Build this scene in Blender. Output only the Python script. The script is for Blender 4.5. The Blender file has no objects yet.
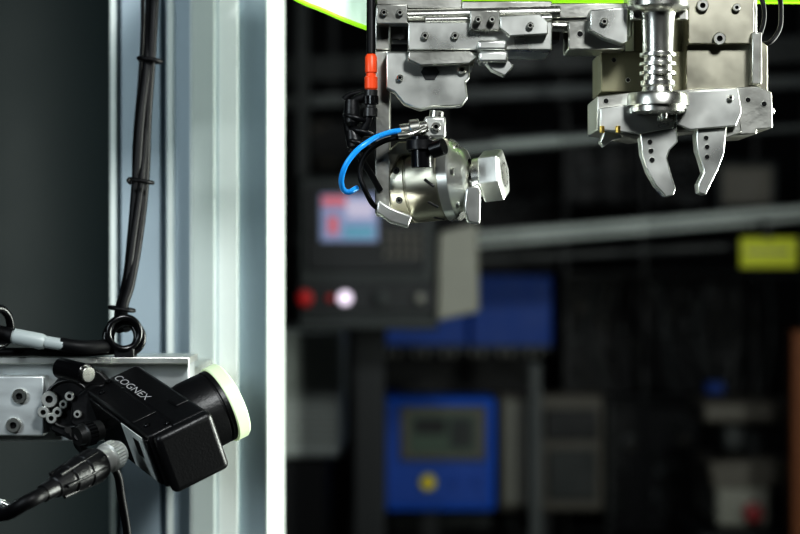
import bpy, bmesh, math
from mathutils import Vector, Matrix
CZ=1.2
def P(u,v,y=1.0):
    s=.0005*y
    return Vector(((u-400)*s,y,CZ+(267-v)*s))
# ---------- materials
def mat(name,col,metal=0.0,rough=0.5,emit=None,es=0,noise=0.0,nscale=40,bump=0.0,bscale=400,stretch=(1,1,1),trans=0,spec=.5):
    m=bpy.data.materials.new(name); m.use_nodes=True
    nt=m.node_tree; b=nt.nodes['Principled BSDF']
    b.inputs['Base Color'].default_value=(*col,1)
    b.inputs['Metallic'].default_value=metal
    b.inputs['Roughness'].default_value=rough
    b.inputs['Specular IOR Level'].default_value=spec
    if trans: b.inputs['Transmission Weight'].default_value=trans
    if emit:
        b.inputs['Emission Color'].default_value=(*emit,1); b.inputs['Emission Strength'].default_value=es
    tc=nt.nodes.new('ShaderNodeTexCoord'); mp=nt.nodes.new('ShaderNodeMapping')
    mp.inputs['Scale'].default_value=stretch
    nt.links.new(tc.outputs['Object'],mp.inputs['Vector'])
    if noise:
        n=nt.nodes.new('ShaderNodeTexNoise'); n.inputs['Scale'].default_value=nscale; n.inputs['Detail'].default_value=4
        nt.links.new(mp.outputs[0],n.inputs['Vector'])
        r=nt.nodes.new('ShaderNodeMapRange')
        r.inputs['To Min'].default_value=max(0.05,rough-noise); r.inputs['To Max'].default_value=min(1,rough+noise)
        nt.links.new(n.outputs['Fac'],r.inputs['Value']); nt.links.new(r.outputs[0],b.inputs['Roughness'])
        mx=nt.nodes.new('ShaderNodeMix'); mx.data_type='RGBA'
        mx.inputs[6].default_value=(*[c*(1-noise) for c in col],1); mx.inputs[7].default_value=(*[min(1,c*(1+noise*.6)) for c in col],1)
        nt.links.new(n.outputs['Fac'],mx.inputs[0]); nt.links.new(mx.outputs[2],b.inputs['Base Color'])
    if bump:
        n=nt.nodes.new('ShaderNodeTexNoise'); n.inputs['Scale'].default_value=bscale
        nt.links.new(mp.outputs[0],n.inputs['Vector'])
        bp=nt.nodes.new('ShaderNodeBump'); bp.inputs['Strength'].default_value=bump; bp.inputs['Distance'].default_value=.0005
        nt.links.new(n.outputs['Fac'],bp.inputs['Height']); nt.links.new(bp.outputs[0],b.inputs['Normal'])
    return m
ALU=mat('machined_aluminium',(.60,.60,.56),1,.34,noise=.18,nscale=45,bump=.12,bscale=500)
ALUB=mat('bright_aluminium',(.86,.87,.83),.9,.31,noise=.15,nscale=45)
ALUW=mat('arm_brushed_aluminium',(.68,.71,.71),.65,.38,noise=.2,nscale=90,stretch=(.3,1,1))
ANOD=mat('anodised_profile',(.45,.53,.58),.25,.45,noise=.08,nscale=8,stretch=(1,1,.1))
ANODW=mat('anodised_profile_light',(.86,.92,.88),.15,.45,noise=.06,nscale=8,stretch=(1,1,.1))  # paler copy of the profile metal; brightness of lit faces put into colour
ANODG=mat('anodised_profile_grey',(.53,.59,.57),.2,.45,noise=.06,nscale=8,stretch=(1,1,.1))  # greyer copy of the profile metal for a less lit strip
ANODB=mat('slot_cover_blue_grey',(.36,.45,.49),.2,.5,noise=.25,nscale=60,stretch=(1,1,.15))
STEEL=mat('brushed_steel',(.80,.80,.75),1,.28,noise=.08,nscale=80)
CHAMP=mat('champagne_anodised',(.56,.54,.45),1,.34,noise=.12,nscale=60)
OLIVE=mat('olive_anodised',(.22,.21,.145),.6,.45,noise=.12,nscale=50)
DARKM=mat('dark_steel',(.08,.08,.08),.8,.4,noise=.1)
BLK=mat('black_plastic',(.009,.009,.010),0,.40,bump=.25,bscale=900)
BLKG=mat('black_gloss',(.006,.006,.007),0,.25)
RUB=mat('black_rubber',(.006,.006,.007),0,.5,bump=.1,spec=.3)
HOLE=mat('hole_black',(.002,.002,.002),0,.8)
WHT=mat('white_print',(.45,.45,.45),0,.5)
LABEL=mat('silver_label',(.66,.69,.67),.1,.4,noise=.35,nscale=150)
GREYC=mat('grey_cable',(.40,.44,.44),0,.4)
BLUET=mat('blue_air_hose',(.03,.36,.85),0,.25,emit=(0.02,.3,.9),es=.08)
ORG=mat('orange_plug',(.85,.11,.03),0,.4)
RING=mat('led_ring_diffuser',(.62,.72,.52),0,.4,emit=(.82,1,.62),es=.2)
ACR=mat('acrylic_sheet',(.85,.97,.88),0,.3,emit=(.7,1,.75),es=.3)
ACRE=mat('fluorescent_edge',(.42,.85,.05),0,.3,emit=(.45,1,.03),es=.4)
BRASS=mat('brass',(.6,.45,.15),1,.3)
GUARD=mat('guard_column_paint',(.008,.0145,.017),0,.6,noise=.12,nscale=6,spec=.3)
def link(ob,par):
    bpy.context.scene.collection.objects.link(ob)
    if par is not None: ob.parent=par
    return ob
def root(name):
    e=bpy.data.objects.new(name,None); e.empty_display_size=.02
    bpy.context.scene.collection.objects.link(e); return e
def fin(bm,name,par,m,bev=0,smooth=True,seg=2,ang=35):
    bmesh.ops.recalc_face_normals(bm,faces=bm.faces)
    me=bpy.data.meshes.new(name); bm.to_mesh(me); bm.free()
    me.materials.append(m)
    if smooth:
        me.shade_smooth(); me.set_sharp_from_angle(angle=math.radians(ang))
    ob=bpy.data.objects.new(name,me); link(ob,par)
    if bev:
        md=ob.modifiers.new('bev','BEVEL'); md.width=bev; md.segments=seg; md.limit_method='ANGLE'; md.angle_limit=math.radians(30); md.harden_normals=False
    return ob
def boxw(name,par,x0,x1,y0,y1,z0,z1,m,bev=0,M=None,seg=2):
    bm=bmesh.new()
    vs=[bm.verts.new((x,y,z)) for x in(x0,x1) for y in(y0,y1) for z in(z0,z1)]
    for f in((0,1,3,2),(4,6,7,5),(0,4,5,1),(2,3,7,6),(0,2,6,4),(1,5,7,3)): bm.faces.new([vs[i] for i in f])
    if M is not None: bm.transform(M)
    return fin(bm,name,par,m,bev,seg=seg)
def bx(name,par,u0,v0,u1,v1,y,d,m,bev=.0004,seg=2):
    a=P(u0,v1,y); b=P(u1,v0,y)
    return boxw(name,par,a.x,b.x,y,y+d,a.z,b.z,m,bev,seg=seg)
def prism(name,par,pts,y,d,m,bev=.0003,seg=2):
    bm=bmesh.new()
    f=[bm.verts.new(P(u,v,y)) for u,v in pts]; g=[bm.verts.new(P(u,v,y)+Vector((0,d,0))) for u,v in pts]
    bm.faces.new(f); bm.faces.new(g[::-1]); n=len(pts)
    for i in range(n): bm.faces.new((f[i],f[(i+1)%n],g[(i+1)%n],g[i]))
    return fin(bm,name,par,m,bev,seg=seg)
def frame(o,ax):
    ax=Vector(ax).normalized(); q=ax.to_track_quat('Z','Y')
    return Matrix.Translation(o)@q.to_matrix().to_4x4()
def lathe(name,par,o,ax,prof,m,seg=40,ang=35,bev=0,rot=0,smooth=True):
    """prof: (t,r) in metres"""
    bm=bmesh.new(); rings=[]
    for t,r in prof:
        if r<1e-6: rings.append([bm.verts.new((0,0,t))])
        else: rings.append([bm.verts.new((r*math.cos(2*math.pi*i/seg+rot),r*math.sin(2*math.pi*i/seg+rot),t)) for i in range(seg)])
    for a,b in zip(rings,rings[1:]):
        for i in range(seg):
            j=(i+1)%seg
            if len(a)==1 and len(b)==1: continue
            if len(a)==1: bm.faces.new((a[0],b[i],b[j]))
            elif len(b)==1: bm.faces.new((a[i],a[j],b[0]))
            else: bm.faces.new((a[i],a[j],b[j],b[i]))
    bm.transform(frame(o,ax))
    return fin(bm,name,par,m,bev,smooth=smooth,ang=ang)
def cyl(name,par,p1,p2,r,m,seg=32,ch=.0003,r2=None):
    p1=Vector(p1);p2=Vector(p2);L=(p2-p1).length; r2=r if r2 is None else r2
    return lathe(name,par,p1,p2-p1,[(0,0),(0,r-ch),(ch,r),(L-ch,r2),(L,r2-ch),(L,0)],m,seg)
def tube(name,par,pts,r,m,res=10):
    cu=bpy.data.curves.new(name,'CURVE'); cu.dimensions='3D'; cu.bevel_depth=r; cu.bevel_resolution=5; cu.resolution_u=res; cu.use_fill_caps=True
    sp=cu.splines.new('BEZIER'); sp.bezier_points.add(len(pts)-1)
    for bp,p in zip(sp.bezier_points,pts):
        bp.co=p; bp.handle_left_type=bp.handle_right_type='AUTO'
    t=bpy.data.objects.new('tmp',cu); bpy.context.scene.collection.objects.link(t)
    bpy.context.view_layer.update()
    me=bpy.data.meshes.new_from_object(t.evaluated_get(bpy.context.evaluated_depsgraph_get()))
    bpy.data.objects.remove(t); me.name=name; me.materials.clear(); me.materials.append(m); me.shade_smooth()
    return link(bpy.data.objects.new(name,me),par)
def torus(name,par,c,ax,R,r,m,seg=40,s2=14):
    bm=bmesh.new(); g=[]
    for i in range(seg):
        a=2*math.pi*i/seg
        g.append([bm.verts.new(((R+r*math.cos(b))*math.cos(a),(R+r*math.cos(b))*math.sin(a),r*math.sin(b))) for b in [2*math.pi*j/s2 for j in range(s2)]])
    for i in range(seg):
        for j in range(s2):
            bm.faces.new((g[i][j],g[(i+1)%seg][j],g[(i+1)%seg][(j+1)%s2],g[i][(j+1)%s2]))
    bm.transform(frame(c,ax)); return fin(bm,name,par,m,ang=180)
def screw(par,u,v,y,r,m=STEEL,n='cap_screw',h=.0025,ax=(0,-1,0),o=None):
    o=P(u,v,y) if o is None else o
    lathe(n,par,o,ax,[(-.001,0),(-.001,r),(h-.0004,r),(h,r-.0004),(h,r*.45)],m,24)
    lathe(n+'_socket',par,o,ax,[(h,r*.45),(h*.3,r*.42),(h*.3,0)],HOLE,6,smooth=False)
def hole(par,u,v,y,r,n='hole'):
    lathe(n,par,P(u,v,y),(0,-1,0),[(.0002,0),(.0002,r)],HOLE,20)
    lathe(n+'_rim',par,P(u,v,y),(0,-1,0),[(.0,r*1.25),(.0003,r*1.2),(.0003,r)],STEEL,20)

# ================= ROOM
FL=mat('concrete_floor',(.06,.065,.065),0,.6,noise=.3,nscale=3)
WL=mat('dark_wall_paint',(.012,.015,.018),0,.8,noise=.2,nscale=2)
boxw('floor',None,-2.5,2.5,-1.5,5,-.1,0,FL)
boxw('ceiling',None,-2.5,2.5,-1.5,5,3.2,3.3,WL)
boxw('wall_back',None,-2.6,2.6,5,5.1,-.1,3.3,WL)
boxw('wall_left',None,-2.6,-2.5,-1.5,5,-.1,3.3,WL)
boxw('wall_right',None,2.5,2.6,-1.5,5,-.1,3.3,WL)
boxw('wall_front',None,-2.6,2.6,-1.6,-1.5,-.1,3.3,WL)

# ================= PROFILE POST
def extr(name,par,xy,z0,z1,m,bev=.0005):
    bm=bmesh.new(); a=[bm.verts.new((x,y,z0)) for x,y in xy]; b=[bm.verts.new((x,y,z1)) for x,y in xy]
    bm.faces.new(a); bm.faces.new(b[::-1]); n=len(xy)
    for i in range(n): bm.faces.new((a[i],a[(i+1)%n],b[(i+1)%n],b[i]))
    return fin(bm,name,par,m,bev)
post=root('aluminium_profile_post')
def X(u,y): return (u-400)*.0005*y
Y=1.22; YB=1.395
xl,xr=X(190,Y),X(268,Y)
def slot(xa,xb,y,lip=.002,dep=.012,w=.004):
    return [(xa,y),(xa,y+lip),(xa-w,y+lip),(xa-w,y+dep),(xb+w,y+dep),(xb+w,y+lip),(xb,y+lip),(xb,y)]
xy=[(xl,Y)]+slot(X(238,Y),X(266,Y),Y,dep=.010,w=.0005)+[(xr,Y),(xr,YB),(xl,YB)]
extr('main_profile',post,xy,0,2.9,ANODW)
boxw('slot_cover',post,X(238,Y),X(266,Y),Y+.002,Y+.006,0.02,2.88,ANODB,.0006)
boxw('grey_tone_strip',post,X(192,Y),X(215,Y),Y-.0012,Y+.001,0.0,2.9,ANODG,.0004)  # thin strip added to put this face's duller tone into colour
boxw('groove_line',post,X(217,Y),X(218.2,Y),Y-.0004,Y+.001,0.0,2.9,ANODB)
Y2=1.25
xy=[(X(110,Y2),Y2)]+slot(X(117,Y2),X(121,Y2),Y2,w=.0005)+slot(X(160,Y2),X(166,Y2),Y2,w=.0005)+[(X(190.6,Y),Y2),(X(190.6,Y),1.36),(X(110,Y2),1.36)]
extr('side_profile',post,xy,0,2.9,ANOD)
boxw('side_light_edge',post,X(167,Y2),X(174,Y2),Y2-.0015,Y2+.001,0.0,2.9,ANODW,.0004)  # pale strips here carry the brighter face tone in their colour
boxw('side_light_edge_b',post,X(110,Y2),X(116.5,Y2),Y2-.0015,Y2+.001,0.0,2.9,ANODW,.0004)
boxw('foot_plate',post,X(80,Y2),X(300,Y2),Y-.05,YB+.05,0,.012,ALU,.001)

# guard column (large curved)
gc=root('round_guard_column')
c=Vector((-.52,1.95,0))
lathe('column_shell',gc,c,(0,0,1),[(0,0),(0,.29),(3.0,.29),(3.0,0)],GUARD,96)
lathe('column_base_flange',gc,c,(0,0,1),[(0,0),(0,.34),(.02,.34),(.02,.29)],DARKM,64)

# ================= CAMERA ARM BAR
bar=root('mounting_arm')
bx('arm_plate',bar,-260,362,189,441,1.04,.028,ALUW,.0006)
bx('arm_top_rail',bar,-260,357,189,364,1.03,.045,ALUB,.0005)
bx('post_spacer',bar,110,372,186,430,1.068,.1505,ALU,.0006)
bx('clamp_plate',bar,-30,376,44,436,1.028,.014,ALUW,.0008)
for u,v in((20,396),(14,425),(-15,396)): screw(bar,u,v,1.028,.0038)

# cables along arm + cable rings
g=root('arm_sensor_cable')
tube('cable_left',g,[P(-60,330,1.02),P(-10,332,1.02),P(12,336,1.02)],.0042,RUB)
tube('cable_mid',g,[P(10,336,1.02),P(40,341,1.02),P(75,346,1.022),P(108,347,1.03)],.0032,GREYC)
lathe('strain_relief',g,P(14,336,1.02),P(48,343,1.02)-P(14,336,1.02),[(0,0),(0,.0040),(.014,.0042),(.016,.0036),(.016,0)],GREYC)
tube('cable_dark_section',g,[P(60,344,1.021),P(80,347,1.022),P(108,346,1.03)],.0036,RUB)
tube('cable_to_ring',g,[P(-30,352,1.03),P(30,352,1.03),P(90,352,1.035),P(118,350,1.04)],.0022,RUB)
torus('grommet_ring_left',g,P(-2,327,1.015),(1,-.6,0),.0095,.0022,BLKG)
for i,(u,v) in enumerate(((124,333),(127,338),(121,337))):
    torus('cable_clamp_ring_%d'%i,g,P(u,v,1.03+.004*i),(.35-.2*i,-1,.1*i),.0082,.0017,BLKG)
bx('clamp_foot',g,114,348,134,359,1.03,.012,BLK,.0008)
# vertical cable bundle
g=root('cable_bundle')
def vcab(off,r,m,ph):
    pts=[]
    for k,(u,v) in enumerate([(152,-60),(152,0),(150,60),(145,120),(141,180),(135,235),(128,285),(122,312),(124,330)]):
        pts.append(P(u+off+1.5*math.sin(k*1.3+ph),v,1.10+.003*math.cos(k*1.1+ph)-.007*k))
    tube('cable',g,pts,r,m)
vcab(-3.5,.0024,RUB,0); vcab(2.5,.0026,RUB,2); vcab(0,.0018,RUB,4)
tube('cable_loose',g,[P(140,-60,1.1),P(143,20,1.1),P(140,80,1.1),P(135,140,1.09),P(134,180,1.08)],.0012,RUB)
for u,v,y in((141,181,1.066),(150,60,1.085),(122,309,1.047)):
    torus('cable_tie',g,P(u,v,y),(.15,0,1),.0062,.0011,RUB)
tube('cable_tie_tail',g,[P(133,181,1.06),P(128,180,1.058),P(131,184,1.058)],.0008,BLKG)

# ================= VISION CAMERA
vc=root('machine_vision_camera')
O=P(150,437,.935)
A=Vector((.0246,.011,.0118)).normalized(); C=Vector((-.042,.075,.0174)); C=(C-A*C.dot(A)).normalized(); B=C.cross(A).normalized()
S=.00047
M=Matrix(((A.x,B.x,C.x,O.x),(A.y,B.y,C.y,O.y),(A.z,B.z,C.z,O.z),(0,0,0,1)))@Matrix.Scale(S,4)
def lb(n,a,b,c,m,bev=.0012,seg=3): return boxw(n,vc,a[0],a[1],b[0],b[1],c[0],c[1],m,bev,M,seg)
lb('rear_housing',(0,30),(1,62),(6,186),BLK,.0014)
lb('front_housing',(26,64),(-1,64),(0,188),BLK,.002,4)
lb('end_cap_hood',(2,66),(0,66),(-10,5),BLK,.003,4)
lb('top_ridge',(46,60),(-3,0),(36,60),BLK,.0008)
lb('seam_groove_cover',(2,28),(-.6,.5),(50,54),DARKM,.0002)
lb('connector_plate',(-3,2),(6,58),(10,175),BLKG,.0006)
lb('rating_label',(-3.8,-2.6),(6,56),(20,78),LABEL,.0001)
lb('label_print',(-4.0,-3.0),(14,34),(34,50),DARKM,.0)
def L(a,b,c): return M@Vector((a,b,c))
LC=L(62,38,80)
lathe('lens_cover',vc,LC,A,[(0,0),(0,.0180),(.004,.0187),(.0155,.0187),(.0160,.0180),(.0165,.0180),(.017,.0187),(.0195,.0187)],BLK,64)
lathe('led_ring_diffuser',vc,LC+A*.0192,A,[(0,.0176),(0,.0194),(.0005,.0198),(.0060,.0198),(.0069,.0190),(.0069,.012),(.003,.0115)],RING,64)
lathe('lens_glass',vc,LC+A*.0192,A,[(.0025,.0118),(.0038,.006),(.0040,0)],BLKG,48)
fc=bpy.data.curves.new('t','FONT'); fc.body='COGNEX'; fc.size=1; fc.extrude=.01
t=bpy.data.objects.new('t',fc); bpy.context.scene.collection.objects.link(t); bpy.context.view_layer.update()
me=bpy.data.meshes.new_from_object(t.evaluated_get(bpy.context.evaluated_depsgraph_get())); bpy.data.objects.remove(t)
T=Matrix(((0,1,0,0),(0,0,-1,0),(-1,0,0,0),(0,0,0,1)))
me.transform(M@Matrix.Translation((31,-1.5,180))@T@Matrix.Diagonal((22,12,8,1)))
me.materials.clear(); me.materials.append(WHT); link(bpy.data.objects.new('printed_lettering',me),vc)
for a,c_ in((4,30),(4,160),(20,12),(20,180)):
    screw(vc,0,0,0,.0016,BLKG,'housing_screw',.001,-B,L(a+5,0.5,c_))
d1=(P(70,479,.925)-P(112,456,.950)).normalized(); o=P(119,452,.953)
def knurl(n,par,o,ax,t0,t1,r,m,k=28):
    bm=bmesh.new(); r0=[];r1=[]
    for i in range(k*2):
        a=math.pi*i/k; rr=r if i%2 else r*.93
        r0.append(bm.verts.new((rr*math.cos(a),rr*math.sin(a),t0))); r1.append(bm.verts.new((rr*math.cos(a),rr*math.sin(a),t1)))
    bm.faces.new(r0); bm.faces.new(r1)
    for i in range(2*k): bm.faces.new((r0[i],r0[(i+1)%(2*k)],r1[(i+1)%(2*k)],r1[i]))
    bm.transform(frame(o,ax)); return fin(bm,n,par,m,smooth=False)
NICK=mat('nickel_plating',(.78,.79,.76),.7,.28)
cb=root('camera_plug_cable')
lathe('socket_stub',cb,o,d1,[(0,0),(0,.0058),(.004,.0058),(.004,0)],NICK)
knurl('coupling_nut',cb,o,d1,.003,.0085,.0073,NICK)
lathe('nut_collar',cb,o,d1,[(.0085,.0073),(.009,.0062),(.012,.0060),(.0125,.0068),(.016,.0068),(.016,0)],NICK)
lathe('plug_boot',cb,o,d1,[(.016,0),(.016,.0078),(.018,.0084),(.027,.0080),(.0275,.0074),(.029,.0074),(.0295,.0078),(.037,.0070),(.0375,.0062),(.039,.0062),(.0395,.0066),(.047,.0050),(.0475,.0044),(.055,.0040),(.055,0)],BLK)
for i in range(6):
    a=i*math.pi/3
    fr=frame(o,d1)
    p1=fr@Vector((.0078*math.cos(a),.0078*math.sin(a),.019)); p2=fr@Vector((.0062*math.cos(a),.0062*math.sin(a),.045))
    cyl('boot_rib_%d'%i,cb,p1,p2,.0009,BLK,10,.0002)
e=o+d1*.053
tube('plug_cable',cb,[e,e+d1*.012,P(0,514,.91),P(-40,508,.915),P(-120,480,.93)],.0034,RUB)
w=root('white_sensor_lead'); tube('lead',w,[P(-60,488,.99),P(-20,497,.985),P(4,503,.98)],.0016,LABEL); cyl('lead_tip',w,P(2,502,.98),P(12,507,.978),.0012,STEEL)
k2=root('camera_network_plug')
o2=P(100,430,.985); d2=(P(76,437,.975)-o2).normalized()
lathe('plug_body',k2,o2,d2,[(0,0),(0,.005),(.005,.005),(.0055,.0058),(.010,.0058),(.0105,.005),(.014,.0045),(.014,0)],DARKM)
knurl('plug_nut',k2,o2,d2,.005,.0095,.0062,BLKG,20)
tube('network_lead',k2,[o2+d2*.013,P(78,444,.985),P(92,456,1.0),P(114,468,1.01),P(122,500,1.015),P(131,560,1.02)],.0021,RUB)

# swivel bracket
sb=root('swivel_bracket')
prism('slotted_plate',sb,[(48,392),(62,372),(84,366),(100,372),(112,384),(112,412),(98,440),(70,440),(50,430)],1.022,.008,BLK,.0008)
prism('tilt_arm',sb,[(72,398),(90,384),(104,384),(108,400),(100,424),(86,432),(70,424)],1.010,.014,BLK,.001)
cyl('clamp_bolt_barrel',sb,P(60,368,1.012),P(86,374,1.0),.0052,BLKG)
cyl('clamp_bolt_tip',sb,P(84,373.5,1.001),P(89,374.6,.998),.004,STEEL)
for u,v,r in((50,399,.0042),(44,412,.003),(58,412,.0026),(70,396,.0024),(52,418,.0028),(64,404,.0022),(78,414,.002)):
    screw(sb,u,v,1.021 if u<70 else 1.010,r,NICK)
torus('arc_slot_rim',sb,P(68,404,1.0215),(0,-1,0),.012,.0008,DARKM)
bx('bracket_back_block',sb,55,380,108,436,1.026,.016,BLK,.001)
for i in range(7):
    cyl('set_screw_%d'%i,sb,P(68+i*5,430+4*(i%2),1.01),P(68+i*5,430+4*(i%2),1.0),.0019,DARKM,12,.0002)

# ================= GANTRY + TOP
gb=root('gantry_beam')
boxw('beam',gb,X(372,1.0),1.15,1.0,1.10,CZ+.152,CZ+.24,ALU,.001)
boxw('support_leg',gb,1.07,1.15,1.0,1.10,0,CZ+.152,ANOD,.001)
boxw('leg_foot',gb,1.02,1.2,.95,1.15,0,.012,ALU,.001)
boxw('tie_beam_to_post',gb,X(215,1.24),X(372,1.0)+.005,1.04,1.10,CZ+.17,CZ+.22,ALU,.001)
boxw('tie_bracket',gb,X(215,1.24),X(250,1.24),1.04,1.2195,CZ+.17,CZ+.22,ALU,.001)
ac=root('acrylic_guard_sheet')
prism('sheet',ac,[(286,-60),(372,-60),(372,10),(372,28),(345,19),(316,7),(292,-6)],1.03,.004,ACR,.0003)
tube('fluorescent_edge',ac,[P(284,-8,1.03),P(302,2,1.03),P(322,10,1.03),P(345,20,1.03),P(372,30,1.03)],.0012,ACRE)
ac2=root('acrylic_guard_sheet')
bx('sheet',ac2,400,-28,810,-3,1.075,.006,ACR)
bx('fluorescent_edge',ac2,400,-3,810,2.5,1.075,.006,ACRE)

# linear slide unit
ls=root('linear_slide')
bx('slide_body',ls,376,-40,462,9,1.0,.05,ALU,.0006)
bx('slide_body_low',ls,462,1,552,12,1.0,.05,ALU,.0006)
bx('slide_lower_plate',ls,408,22,552,50,.985,.045,ALUB,.0006)
bx('slide_back_plate',ls,391,8,560,40,1.02,.02,DARKM,.0006)
bx('hanger_upper',ls,375,9.5,390,50,1.0,.055,ALU,.0006)
cyl('guide_rod_1',ls,P(392,16,.995),P(560,12,.995),.003,STEEL)
cyl('guide_rod_2',ls,P(425,20,.988),P(552,18,.988),.0018,STEEL)
bx('rod_block_1',ls,376,4,408,24,.988,.0118,ALU,.0006)
bx('rod_block_2',ls,470,10,500,30,.98,.03,ALU,.0006)
prism('rod_block_3',ls,[(500,16),(540,14),(548,22),(548,34),(510,36),(500,28)],.978,.02,ALUB,.0005)
bx('bright_stop',ls,478,40,507,50,.975,.02,ALUB,.0012)
for u,v in((384,13),(400,13),(478,20),(492,20),(530,26)): screw(ls,u,v,.978 if u>470 else .988,.0017,STEEL)
for u in(425,455): screw(ls,u,36,.985,.0018,STEEL)
bx('right_rail',ls,552,3,628,18,1.0,.04,ALU,.0006)
bx('right_rail_block',ls,568,20,625,50,.99,.03,ALU,.0008)
prism('right_rail_step',ls,[(590,10),(628,7),(628,42),(622,44),(604,38),(590,30)],.98,.02,ALUB,.0006)
cyl('rail_rod',ls,P(552,26,1.0),P(572,27,1.0),.003,STEEL)
screw(ls,604,22,.98,.0018,STEEL); hole(ls,580,34,.99,.0014)

# ================= ROTARY ACTUATOR GRIPPER
ra=root('pneumatic_rotary_gripper')
bx('stop_block',ra,479,51,508,62,.975,.02,ALUB,.0012)
prism('stop_lug',ra,[(484,61),(508,60),(514,66),(505,76),(492,70)],.98,.012,ALUB,.0006)
bx('stop_bridge',ra,470,52,492,60,.99,.015,ALU,.0005)
bx('hanger_plate',ra,375,51,390,214,1.0,.055,ALU,.0006)
prism('mount_plate',ra,[(386,52),(470,52),(470,78),(466,82),(468,98),(462,106),(432,107),(420,110),(404,104),(394,92),(386,88)],.99,.012,ALUB,.0008)
bx('mount_plate_back',ra,388,51,474,66,1.0,.035,ALU,.0006)
prism('mount_block_upper',ra,[(408,51),(470,51),(478,56),(470,64),(420,66),(408,60)],.982,.012,ALU,.0008)
lathe('hex_recess',ra,P(430,72,.99),(0,-1,0),[(.0004,0),(.0004,.0045)],DARKM,6)
screw(ra,462,70,.99,.0022); screw(ra,400,78,.99,.0016)
ax=Vector((1,-.28,.10)).normalized(); oa=P(392,187,1.02)
mm=.0005
def pr(l): return [(t*mm,r*mm) for t,r in l]
lathe('rear_cap',ra,oa,ax,pr([(-8,0),(-8,26),(-4,30),(2,33),(6,33)]),ALUB,64)
lathe('barrel',ra,oa,ax,pr([(4,0),(4,36),(6,38.5),(22,39),(23,37.8),(24,37.8),(25,39),(56,39.5),(58,38)]),CHAMP,72)
lathe('front_flange',ra,oa,ax,pr([(57,38),(58,41),(68,41.5),(70,40),(72,36),(80,30),(84,20)]),ALUB,72)
lathe('shaft',ra,oa,ax,pr([(80,20),(84,14),(94,13),(95,16),(100,16),(101,12),(118,11),(118,0)]),STEEL,40)
lathe('hex_nut',ra,oa,ax,pr([(95,0),(95,23),(97,27),(116,27),(118,23),(118,13)]),ALUB,6,rot=.3,smooth=False,bev=.0005)
lathe('nut_bore',ra,oa,ax,pr([(118.3,13),(117,12),(112,11)]),DARKM,30)
lathe('nut_washer',ra,oa,ax,pr([(88,0),(88,20),(95,20),(95,0)]),STEEL,40)
side=ax.cross(Vector((0,0,1))).normalized(); upp=side.cross(ax).normalized()
for k,an in enumerate((10,70,130,-50,-110,180)):
    a=math.radians(an); rd=side*math.cos(a)+upp*math.sin(a)
    screw(ra,0,0,0,.0020,STEEL,'flange_screw',.0010,ax,oa+ax*(73*mm)+rd*(34*mm))
for an in(-25,20):
    a=math.radians(an); rd=side*math.cos(a)+upp*math.sin(a)
    screw(ra,0,0,0,.0018,DARKM,'barrel_screw',.0008,rd,oa+ax*(16*mm)+rd*(38.5*mm))
for k,an in enumerate((-38,-4,30,62,-72)):
    a=math.radians(an); rd=(side*math.cos(a)+upp*math.sin(a)); tg=ax.cross(rd)
    p=oa+ax*(49*mm)+rd*(38.8*mm)
    cyl('barrel_slot_%d'%k,ra,p-tg*(4*mm)+ax*(-4*mm),p+tg*(4*mm)+ax*(5*mm),.0008,DARKM,12,.0002)
prism('front_jaw_lower',ra,[(466,188),(478,184),(481,192),(480,224),(468,222),(464,206)],.985,.02,ALUB,.0008)
prism('base_shoe',ra,[(378,200),(392,208),(412,216),(408,227),(390,222),(376,212)],.985,.03,ALUB,.0008)
prism('barrel_saddle',ra,[(386,152),(398,142),(448,138),(450,148),(400,156),(390,176)],1.0,.02,CHAMP,.0008)
cyl('black_valve_body',ra,P(422,168,.982),P(421,136,.982),.0052,BLKG)
cyl('black_valve_knob',ra,P(421,150,.982),P(421,140,.982),.0072,BLK,14)
bx('black_valve_port',ra,408,140,436,152,.985,.012,BLK,.0012)
cyl('black_valve_knob_side',ra,P(432,150,.978),P(444,146,.975),.0042,BLKG)
bx('elbow_fitting',ra,424,116,446,138,.986,.011,ALUB,.0015)
cyl('elbow_port',ra,P(400,131,.988),P(428,127,.988),.0034,STEEL)
cyl('elbow_collar',ra,P(410,129.5,.988),P(420,128,.988),.0048,STEEL)
cyl('elbow_top',ra,P(436,118,.99),P(437,111,.99),.0036,STEEL)
screw(ra,436,127,.986,.0022)
tube('silver_cable_end',ra,[P(425,128,.985),P(412,134,.982),P(398,136,.982)],.0016,STEEL)
h=root('blue_air_hose')
tube('hose',h,[P(404,130,.988),P(388,133,.98),P(368,142,.972),P(352,156,.97),P(343,172,.972),P(342,186,.978),P(348,192,.985),P(357,188,.99)],.0014,BLUET)
h=root('black_air_hose')
tube('hose',h,[P(400,137,.985),P(380,143,.985),P(366,155,.985),P(360,172,.985),P(366,192,.985),P(378,208,.995),P(384,206,1.0)],.0013,RUB)
tube('hose_2',h,[P(360,100,1.0),P(352,120,.995),P(352,140,.99),P(362,160,.99),P(372,176,.995),P(380,190,1.0)],.0016,RUB)
s_=root('orange_sensor_plug')
tube('lead_top',s_,[P(372,-60,1.0),P(371,0,.995),P(371,54,.99)],.0022,RUB)
lathe('plug',s_,P(371,54,.99),(0,0,-1),pr([(0,0),(0,4),(3,6),(18,6),(19,5),(22,5),(23,6.5),(34,6.5),(36,5),(36,0)]),ORG)
lathe('lower_sleeve',s_,P(371,90,.99),(-.03,0,-1),pr([(0,0),(0,6.5),(14,6.5),(15,5.5),(17,5.5),(18,7),(26,7),(27,0)]),DARKM)
knurl('knurled_ring',s_,P(371,96,.99),(0,0,-1),0,.004,.0038,BLKG,14)
tube('lead_a',s_,[P(370,112,.99),P(366,126,.99),P(356,140,.99),P(352,152,.99)],.0022,RUB)
tube('lead_b',s_,[P(366,96,.992),P(352,104,.992),P(349,128,.992),P(358,146,.992),P(370,150,.995)],.0026,RUB)
tube('lead_c',s_,[P(362,92,.995),P(348,96,.995),P(344,100,.995)],.0016,RUB)
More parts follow.
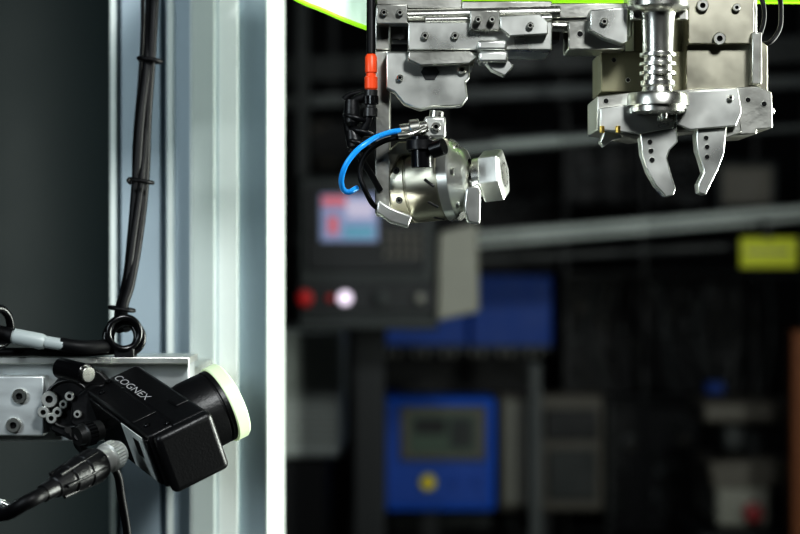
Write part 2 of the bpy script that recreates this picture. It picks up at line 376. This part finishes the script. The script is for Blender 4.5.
for u,v in((355,118),(362,132),(358,143)): torus('cable_tie',s_,P(u,v,.991),(.3,0,1),.0052,.0012,BLK)
lathe('knob',s_,P(352,100,.99),(0,0,-1),pr([(0,0),(0,7),(10,8),(22,8),(26,5),(26,0)]),BLK)
lathe('knob_low',s_,P(352,130,.99),(0.2,0,-1),pr([(0,0),(0,6),(8,8),(16,8),(20,4),(20,0)]),BLK)

# ================= PARALLEL GRIPPER
pg=root('parallel_jaw_gripper')
bx('top_plate',pg,630,-40,757,36,1.02,.03,ALU,.0006)
bx('rear_block',pg,601,51,736,92,1.005,.045,OLIVE,.0006)
bx('rear_block_top',pg,634,12,700,52,1.01,.04,OLIVE,.0006)
prism('right_block',pg,[(686,38),(754,36),(768,46),(768,92),(686,92)],.995,.05,CHAMP,.0006)
bx('right_upper_plate',pg,688,-30,754,44,.99,.03,CHAMP,.0006)
bx('side_bracket',pg,752,32,762,84,.985,.03,ALU,.0006)
screw(pg,719,39,.99,.0032,STEEL); screw(pg,702,6,.99,.003,STEEL); screw(pg,736,8,.99,.002,STEEL)
for u,v in((614,60),(628,80)): hole(pg,u,v,1.005,.0010)
prism('jaw_carrier',pg,[(597,96),(632,92),(758,86),(772,92),(773,128),(757,130),(757,134),(724,136),(722,126),(688,130),(640,138),(612,132),(597,130)],.985,.05,ALU,.0007)
prism('carrier_front_plate',pg,[(676,92),(738,88),(742,112),(736,126),(690,130),(676,124)],.979,.01,ALUB,.0006)
prism('carrier_left_plate',pg,[(600,108),(632,104),(674,118),(674,128),(640,134),(600,130)],.980,.008,ALUB,.0006)
for u,v in((684,102),(730,98)): screw(pg,u,v,.979,.0014)
for u,v in((748,100),(764,104),(606,101)): hole(pg,u,v,.985,.0012)
cyl('cross_pin',pg,P(756,112,.99),P(774,111,.99),.002,STEEL)
for u in(602,618): cyl('brass_pin',pg,P(u,126,.979),P(u,133,.979),.0012,BRASS,12,.0002)
prism('left_stop_claw',pg,[(606,128),(620,130),(622,138),(612,140),(604,147),(600,142)],.99,.01,ALUB,.0005)
prism('jaw_1',pg,[(640,134),(664,122),(668,114),(676,116),(678,142),(670,150),(667,158),(671,172),(676,188),(674,195),(666,197),(656,186),(648,172),(642,154)],.982,.013,ALUB,.0006)
prism('jaw_2',pg,[(696,134),(700,122),(726,120),(727,126),(724,154),(718,170),(710,186),(706,195),(699,193),(698,184),(704,172),(700,158),(697,150)],.982,.013,ALUB,.0006)
prism('jaw_2_carrier',pg,[(700,122),(740,120),(742,132),(727,138),(700,136)],.984,.018,ALU,.0005)
for u,v in((650,142),(651,151),(652,160),(706,138),(707,147),(707,157)): hole(pg,u,v,.982,.0011)
lathe('centre_column',pg,P(658,-50,.975),(0,0,-1),pr([(0,0),(0,22),(40,22),(44,30),(56,30),(60,26),(62,18),(70,16),(100,15),(101,18),(104,18),(105,14),(109,14),(110,18),(113,18),(114,14),(118,14),(119,18),(122,18),(123,14),(127,14),(128,17),(132,17),(134,15),(138,16),(140,28),(143,30),(152,30),(153,26),(158,26),(160,22),(160,0)]),STEEL,64)
lathe('column_foot',pg,P(664,104,.975),(0,0,-1),pr([(0,0),(0,22),(5,22),(6,4),(14,3),(14,0)]),ALUB,48)
for u in(636,682): cyl('column_bolt',pg,P(u,10,.975),P(u,20,.975),.003,STEEL,6)
tube('sensor_lead',pg,[P(752,-30,1.0),P(776,-10,1.0),P(781,15,1.0),P(777,34,1.0),P(766,44,1.0),P(758,42,1.005)],.0013,RUB)
tube('sensor_lead_2',pg,[P(742,-30,1.0),P(762,0,.99),P(764,20,.99),P(758,40,.99)],.0012,RUB)

# ================= BACKGROUND MACHINE LINE
DG=mat('dark_grey_cabinet',(.011,.013,.015),0,.5,noise=.15)
DG2=mat('mid_grey_cabinet',(.030,.036,.036),0,.5,noise=.2,nscale=20)
LG=mat('light_grey_cabinet',(.27,.27,.235),0,.5,noise=.15)
BEI=mat('beige_cabinet',(.13,.12,.10),0,.5,noise=.15)
BLU=mat('blue_cabinet_paint',(.008,.13,.60),0,.5,noise=.1)
BLUD=mat('blue_cabinet_paint_dark',(.006,.08,.40),0,.5,noise=.1)
SCR=mat('screen_glow_lilac',(.2,.22,.3),0,.3,emit=(.28,.36,.62),es=.3)
SCRR=mat('screen_glow_red',(.2,.1,.1),0,.3,emit=(.85,.18,.25),es=.36)
SCRY=mat('screen_glow_white',(.2,.2,.1),0,.3,emit=(.6,.55,.85),es=.48)
SCRG=mat('screen_glow_blue',(.1,.2,.2),0,.3,emit=(.15,.45,.7),es=.3)
SCRD=mat('dim_screen',(.02,.03,.03),0,.3,emit=(.12,.17,.12),es=.2)
REDL=mat('red_lamp',(.4,.01,.01),0,.4,emit=(.7,.02,.04),es=.03)
REDB=mat('red_button_cap',(.25,.01,.015),0,.4)
WHL=mat('white_lamp',(.7,.6,.7),0,.4,emit=(.95,.85,1),es=.7)
YEL=mat('yellow_label',(.70,.75,.03),0,.5)
YELB=mat('yellow_button',(.8,.65,.02),0,.5)
ORB=mat('rust_brown_panel',(.20,.07,.02),0,.6)
PROF=mat('line_profile_aluminium',(.44,.48,.46),.2,.5,noise=.15,nscale=15)
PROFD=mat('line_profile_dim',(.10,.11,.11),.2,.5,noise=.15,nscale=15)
def wb(name,par,u0,v0,u1,v1,y,d,m,bev=.002): return bx(name,par,u0,v0,u1,v1,y,d,m,bev)
def slant(name,par,u0,v0,u1,v1,y,hh,dd,m):
    a=P(u0,v0,y); b=P(u1,v1,y); L_=(b-a).length; mid=(a+b)/2
    an=math.atan2(b.z-a.z,b.x-a.x)
    Mx=Matrix.Translation(mid)@Matrix.Rotation(-an,4,'Y')
    return boxw(name,par,-L_/2,L_/2,-dd/2,dd/2,-hh/2,hh/2,m,.001,Mx)
op=root('operator_control_panel')
Yp=2.5
wb('housing',op,297,176,436,326,Yp,.10,DG2,.006)
wb('bezel',op,306,186,424,272,Yp-.004,.006,DG,.003)
wb('screen',op,320,194,378,242,Yp-.006,.003,SCR,.001)
wb('screen_red_tile',op,322,196,346,206,Yp-.008,.002,SCRR,.0)
wb('screen_white_tile',op,346,200,374,218,Yp-.008,.002,SCRY,.0)
wb('screen_red_tile_b',op,328,216,338,234,Yp-.0075,.002,SCRR,.0)
wb('screen_blue_tile',op,344,226,374,238,Yp-.0075,.002,SCRG,.0)
for i in range(5):
    for j in range(3): wb('key_%d_%d'%(i,j),op,384+i*8,232+j*10,389+i*8,238+j*10,Yp-.007,.004,BEI,.0006)
wb('button_strip',op,297,282,436,312,Yp-.005,.006,DG,.002)
for u,m_,r in((305,REDL,.009),(345,WHL,.0075),(382,DG2,.009),(420,LG,.005),(330,REDL,.004)):
    lathe('push_button',op,P(u,298,Yp-.006),(0,-1,0),[(0,0),(0,r*1.2),(.004,r*1.2),(.004,r),(.012,r*.9),(.013,0)],m_,24)
prism('side_box',op,[(438,232),(478,222),(480,312),(436,322)],Yp+.02,.12,LG,.004)
wb('lower_tray',op,297,318,438,330,Yp-.02,.12,DG2,.003)
boxw('pedestal',op,P(350,0,Yp).x,P(385,0,Yp).x,Yp+.15,Yp+.22,0,P(0,300,Yp).z,DG,.003)
boxw('pedestal_arm',op,P(350,0,Yp).x,P(385,0,Yp).x,Yp+.09,Yp+.2,P(0,300,Yp).z,P(0,270,Yp).z,DG,.003)
vu=root('ventilated_power_unit')
Yv=2.8
a=P(287,458,Yv);b=P(341,330,Yv)
boxw('housing',vu,a.x-.2,b.x,Yv,Yv+.3,a.z,b.z,PROF,.004)
for i in range(9): wb('vent_slot_%d'%i,vu,290,341+i*12,338,342.5+i*12,Yv-.002,.004,BEI,.0)
boxw('stand',vu,a.x-.18,b.x-.02,Yv+.02,Yv+.28,0,a.z,DG,.003)
bc=root('blue_machine_cabinet')
Yb=3.3
a=P(354,350,Yb);b=P(553,275,Yb)
boxw('upper_cabinet',bc,P(470,0,Yb).x,b.x,Yb,Yb+.5,a.z,b.z,BLUD,.004)
boxw('upper_cabinet_left',bc,a.x,P(470,0,Yb).x,Yb+.02,Yb+.5,a.z,P(0,285,Yb).z,BLUD,.004)
boxw('carcass',bc,a.x,P(540,0,Yb).x,Yb+.18,Yb+.6,0,a.z,DG,.004)
wb('lower_panel_left',bc,357,392,400,514,Yb+.01,.16,BLUD,.003)
wb('shelf_rail',bc,354,346,552,352,Yb-.02,.2,DG2,.001)
for i in range(18): wb('terminal_%d'%i,bc,376+i*9.5,351,380+i*9.5,357,Yb-.025,.03,LG if i%3 else DG,.0005)
wb('lower_shelf',bc,354,514,548,530,Yb-.01,.25,DG2,.002)
wb('left_upright',bc,350,330,356,700,Yb-.02,.05,DG2,.001)
hm=root('blue_hmi_terminal')
Yh=3.0
wb('case',hm,364,398,496,512,Yh,.12,BLU,.006)
wb('case_rim',hm,370,404,490,506,Yh-.004,.006,BLUD,.004)
wb('bezel',hm,400,406,486,461,Yh-.010,.008,BEI,.003)
wb('screen',hm,409,413,477,454,Yh-.012,.004,SCRD,.001)
wb('screen_field_1',hm,414,418,446,434,Yh-.014,.003,DG,.0)
wb('screen_field_2',hm,450,418,473,448,Yh-.014,.003,DG2,.0)
lathe('key_switch',hm,P(428,482,Yh-.004),(0,-1,0),[(0,0),(0,.012),(.012,.011),(.012,0)],YELB,24)
for u in(380,455,478): lathe('button',hm,P(u,482,Yh-.004),(0,-1,0),[(0,0),(0,.008),(.008,.007),(.008,0)],BLUD,20)
boxw('mount_stand',hm,P(420,0,Yh).x,P(440,0,Yh).x,Yh+.03,Yh+.08,0,P(0,512,Yh).z,DG,.002)
bb=root('beige_control_box')
Yk=3.15
wb('case',bb,498,394,604,512,Yk+.03,.08,BEI,.005)
wb('door',bb,503,400,530,506,Yk+.02,.012,LG,.003)
wb('screen_panel',bb,545,410,598,440,Yk+.02,.012,DG,.002)
wb('vent',bb,548,450,596,500,Yk+.02,.012,DG2,.002)
boxw('mount_stand',bb,P(535,0,Yk).x,P(555,0,Yk).x,Yk+.05,Yk+.1,0,P(0,509,Yk).z,DG,.002)
rl=root('line_crossbeam')
slant('main_profile',rl,440,243,1000,197,3.0,.024,.06,PROF)
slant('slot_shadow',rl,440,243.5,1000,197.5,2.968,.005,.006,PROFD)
slant('lower_rail',rl,440,262,1000,232,3.02,.010,.04,DG2)
boxw('leg_left',rl,P(300,0,3.2).x,P(312,0,3.2).x,3.08,3.14,0,2.4,DG2,.001)
boxw('beam_link',rl,P(300,0,3.2).x,P(460,0,3.05).x,3.0,3.10,P(0,246,3.0).z,P(0,236,3.0).z,DG2,.001)
boxw('leg_right',rl,P(990,0,3.0).x,P(1010,0,3.0).x,2.97,3.05,0,1.6,PROFD,.001)
pc=root('overhead_conduit')
cyl('pipe',pc,P(430,152,2.9),P(622,136,2.9),.006,PROF,24,.001)
cyl('pipe_thick',pc,P(495,146,2.9),P(560,141,2.9),.009,PROF,24,.001)
cyl('pipe_far',pc,P(600,138,2.9),P(1000,118,2.9),.006,PROFD,24,.001)
for u,v in((440,140),(620,126),(900,110)): boxw('hanger',pc,P(u,0,2.9).x,P(u+5,0,2.9).x,2.895,2.905,P(u,v+10,2.9).z,3.2,DG,.0)
tr=root('cable_tray')
for k,(v0,v1,y) in enumerate(((72,78,3.30),(98,104,3.30),(60,64,3.30))):
    slant('tray_rail_%d'%k,tr,200,v0+8,1000,v1-30,y-.02,.02,.03,DG2 if k!=1 else PROFD)
for u in(330,470,560,680,820): boxw('tray_drop',tr,P(u,0,3.3).x,P(u+7,0,3.3).x,3.30,3.33,P(0,108,3.3).z,3.2,DG,.001)
import random; random.seed(4)
rk=root('machine_rack'); we=root('wall_equipment_unit')
for k,(u0,v0,u1,v1,y,m_) in enumerate([(562,275,640,395,3.5,DG),(645,280,745,395,3.45,DG),(565,128,640,205,3.7,DG),(650,150,712,208,3.6,DG),(604,400,700,530,3.4,DG),(296,120,470,165,4.2,DG),(480,160,556,215,4.2,DG)]):
    rr=rk if k<5 else we
    wb('module_%d'%k,rr,u0,v0,u1,v1,y,.25,m_,.004)
    for q in range(13):
        w_=(u1-u0); uu=u0+random.random()*w_*.8; vv=v0+random.random()*(v1-v0)*.85
        wb('module_detail_%d_%d'%(k,q),rr,uu,vv,uu+random.uniform(3,w_*.2),vv+random.uniform(2,10),y-.02,.03,random.choice([DG2,PROFD,DG2,PROFD,BEI]),.001)
boxw('unit_stand',we,P(296,0,4.2).x,P(556,0,4.2).x,4.22,4.4,0,P(0,130,4.2).z,DG,.002)
for u in(562,640,750,800): boxw('rack_upright',rk,P(u,0,3.4).x,P(u+6,0,3.4).x,3.38,3.42,0,1.75,DG,.001)
boxw('rack_post_light',rk,P(604,0,3.4).x,P(610,0,3.4).x,3.36,3.38,0,P(0,400,3.4).z,DG2,.001)
for v in(272,398,530): wb('rack_shelf',rk,562,v,860,v+4,3.36,.5,DG,.001)
for q in range(14):
    u=600+q*14; tube('rack_cable_%d'%q,rk,[P(u,280,3.38),P(u+random.uniform(-15,15),330,3.34),P(u+random.uniform(-25,25),392,3.36)],.003,RUB if q%4 else PROFD)
wb('blue_tag',rk,706,382,724,394,3.33,.02,BLUD,.001)
sp_=root('slim_support_post')
boxw('profile',sp_,P(529,0,3.12).x,P(541,0,3.12).x,3.10,3.14,0,P(0,362,3.12).z,PROFD,.001)
jb=root('junction_box')
wb('box',jb,716,160,778,212,3.1,.12,DG2,.004); wb('lid',jb,722,166,772,206,3.095,.01,BEI,.003)
boxw('bracket',jb,P(735,0,3.1).x,P(755,0,3.1).x,3.15,3.2,P(0,230,3.1).z,P(0,205,3.1).z,DG,.001)
yl=root('yellow_warning_sign')
wb('plate',yl,740,237,798,268,2.93,.004,YEL,.001)
wb('sign_bar',yl,746,250,790,253,2.928,.003,OLIVE,.0)
wb('clip',yl,764,222,772,240,2.93,.035,DG,.001)
rm=root('bench_press_unit')
Yr=2.9
wb('column',rm,728,400,762,470,Yr+.05,.1,DG2,.005)
wb('head',rm,703,402,790,424,Yr,.16,BEI,.006)
wb('tool',rm,722,424,750,452,Yr+.02,.08,DG2,.006)
prism('table',rm,[(708,462),(786,458),(792,486),(712,492)],Yr-.02,.18,BEI,.006)
wb('base',rm,716,488,770,528,Yr-.03,.2,LG,.006)
lathe('red_stop_button',rm,P(752,512,Yr-.03),(0,-1,0),[(0,0),(0,.014),(.01,.012),(.012,.014),(.02,.013),(.022,0)],REDB,24)
wb('indicator',rm,730,508,742,516,Yr-.034,.008,LG,.001)
boxw('bench',rm,P(690,0,Yr).x,P(800,0,Yr).x,Yr-.06,Yr+.25,0,P(0,528,Yr).z,DG,.004)
bp=root('brown_door_edge')
boxw('edge_panel',bp,P(792,0,2.7).x,P(830,0,2.7).x,2.7,2.74,0,P(0,330,2.7).z,ORB,.002)
boxw('panel_foot',bp,P(792,0,2.7).x,P(900,0,2.7).x,2.66,2.8,0,.03,DG,.002)
# ================= LIGHTS
def area(name,loc,tgt,sx,sy,e,col=(1,1,1)):
    l=bpy.data.lights.new(name,'AREA'); l.shape='RECTANGLE'; l.size=sx; l.size_y=sy; l.energy=e; l.color=col
    o=bpy.data.objects.new(name,l); o.location=loc
    o.rotation_euler=(Vector(tgt)-Vector(loc)).to_track_quat('-Z','Y').to_euler(); link(o,None)
area('assumed_side_light',(.75,1.15,1.15),(-.1,1.25,1.2),.2,.45,15,(.95,1,.93))  # assumed light from the right, added to whiten the post's right face; no fixture
area('front_key_light',(.35,.0,1.95),(-.05,1.05,1.2),.20,.20,12,(.97,1,1))  # added key light for the front faces, no actual fixture
area('left_fill_light',(-.6,.40,1.45),(-.08,1.05,1.2),.10,.4,2.6,(.85,.95,1))  # added fill from the left, stands for no known lamp
area('background_fill_light',(.1,2.2,2.9),(.15,3.1,1.1),1.2,.3,2.9,(.9,.96,1))  # extra light added only to lift the background, not a known ceiling fixture
w=bpy.data.worlds.new('world'); bpy.context.scene.world=w; w.use_nodes=True
w.node_tree.nodes['Background'].inputs[0].default_value=(.5,.6,.65,1); w.node_tree.nodes['Background'].inputs[1].default_value=.004
# ================= CAMERA
cd=bpy.data.cameras.new('photo_camera'); cam=bpy.data.objects.new('photo_camera',cd); link(cam,None)
cam.location=(0,0,CZ); cam.rotation_euler=(math.pi/2,0,0)
cd.lens=90; cd.sensor_width=36; cd.clip_start=.01; cd.clip_end=50
cd.dof.use_dof=True; cd.dof.focus_distance=.98; cd.dof.aperture_fstop=8
bpy.context.scene.camera=cam
bpy.context.scene.view_settings.view_transform='Standard'
try: bpy.context.scene.view_settings.look='High Contrast'
except Exception as ex: print(ex)
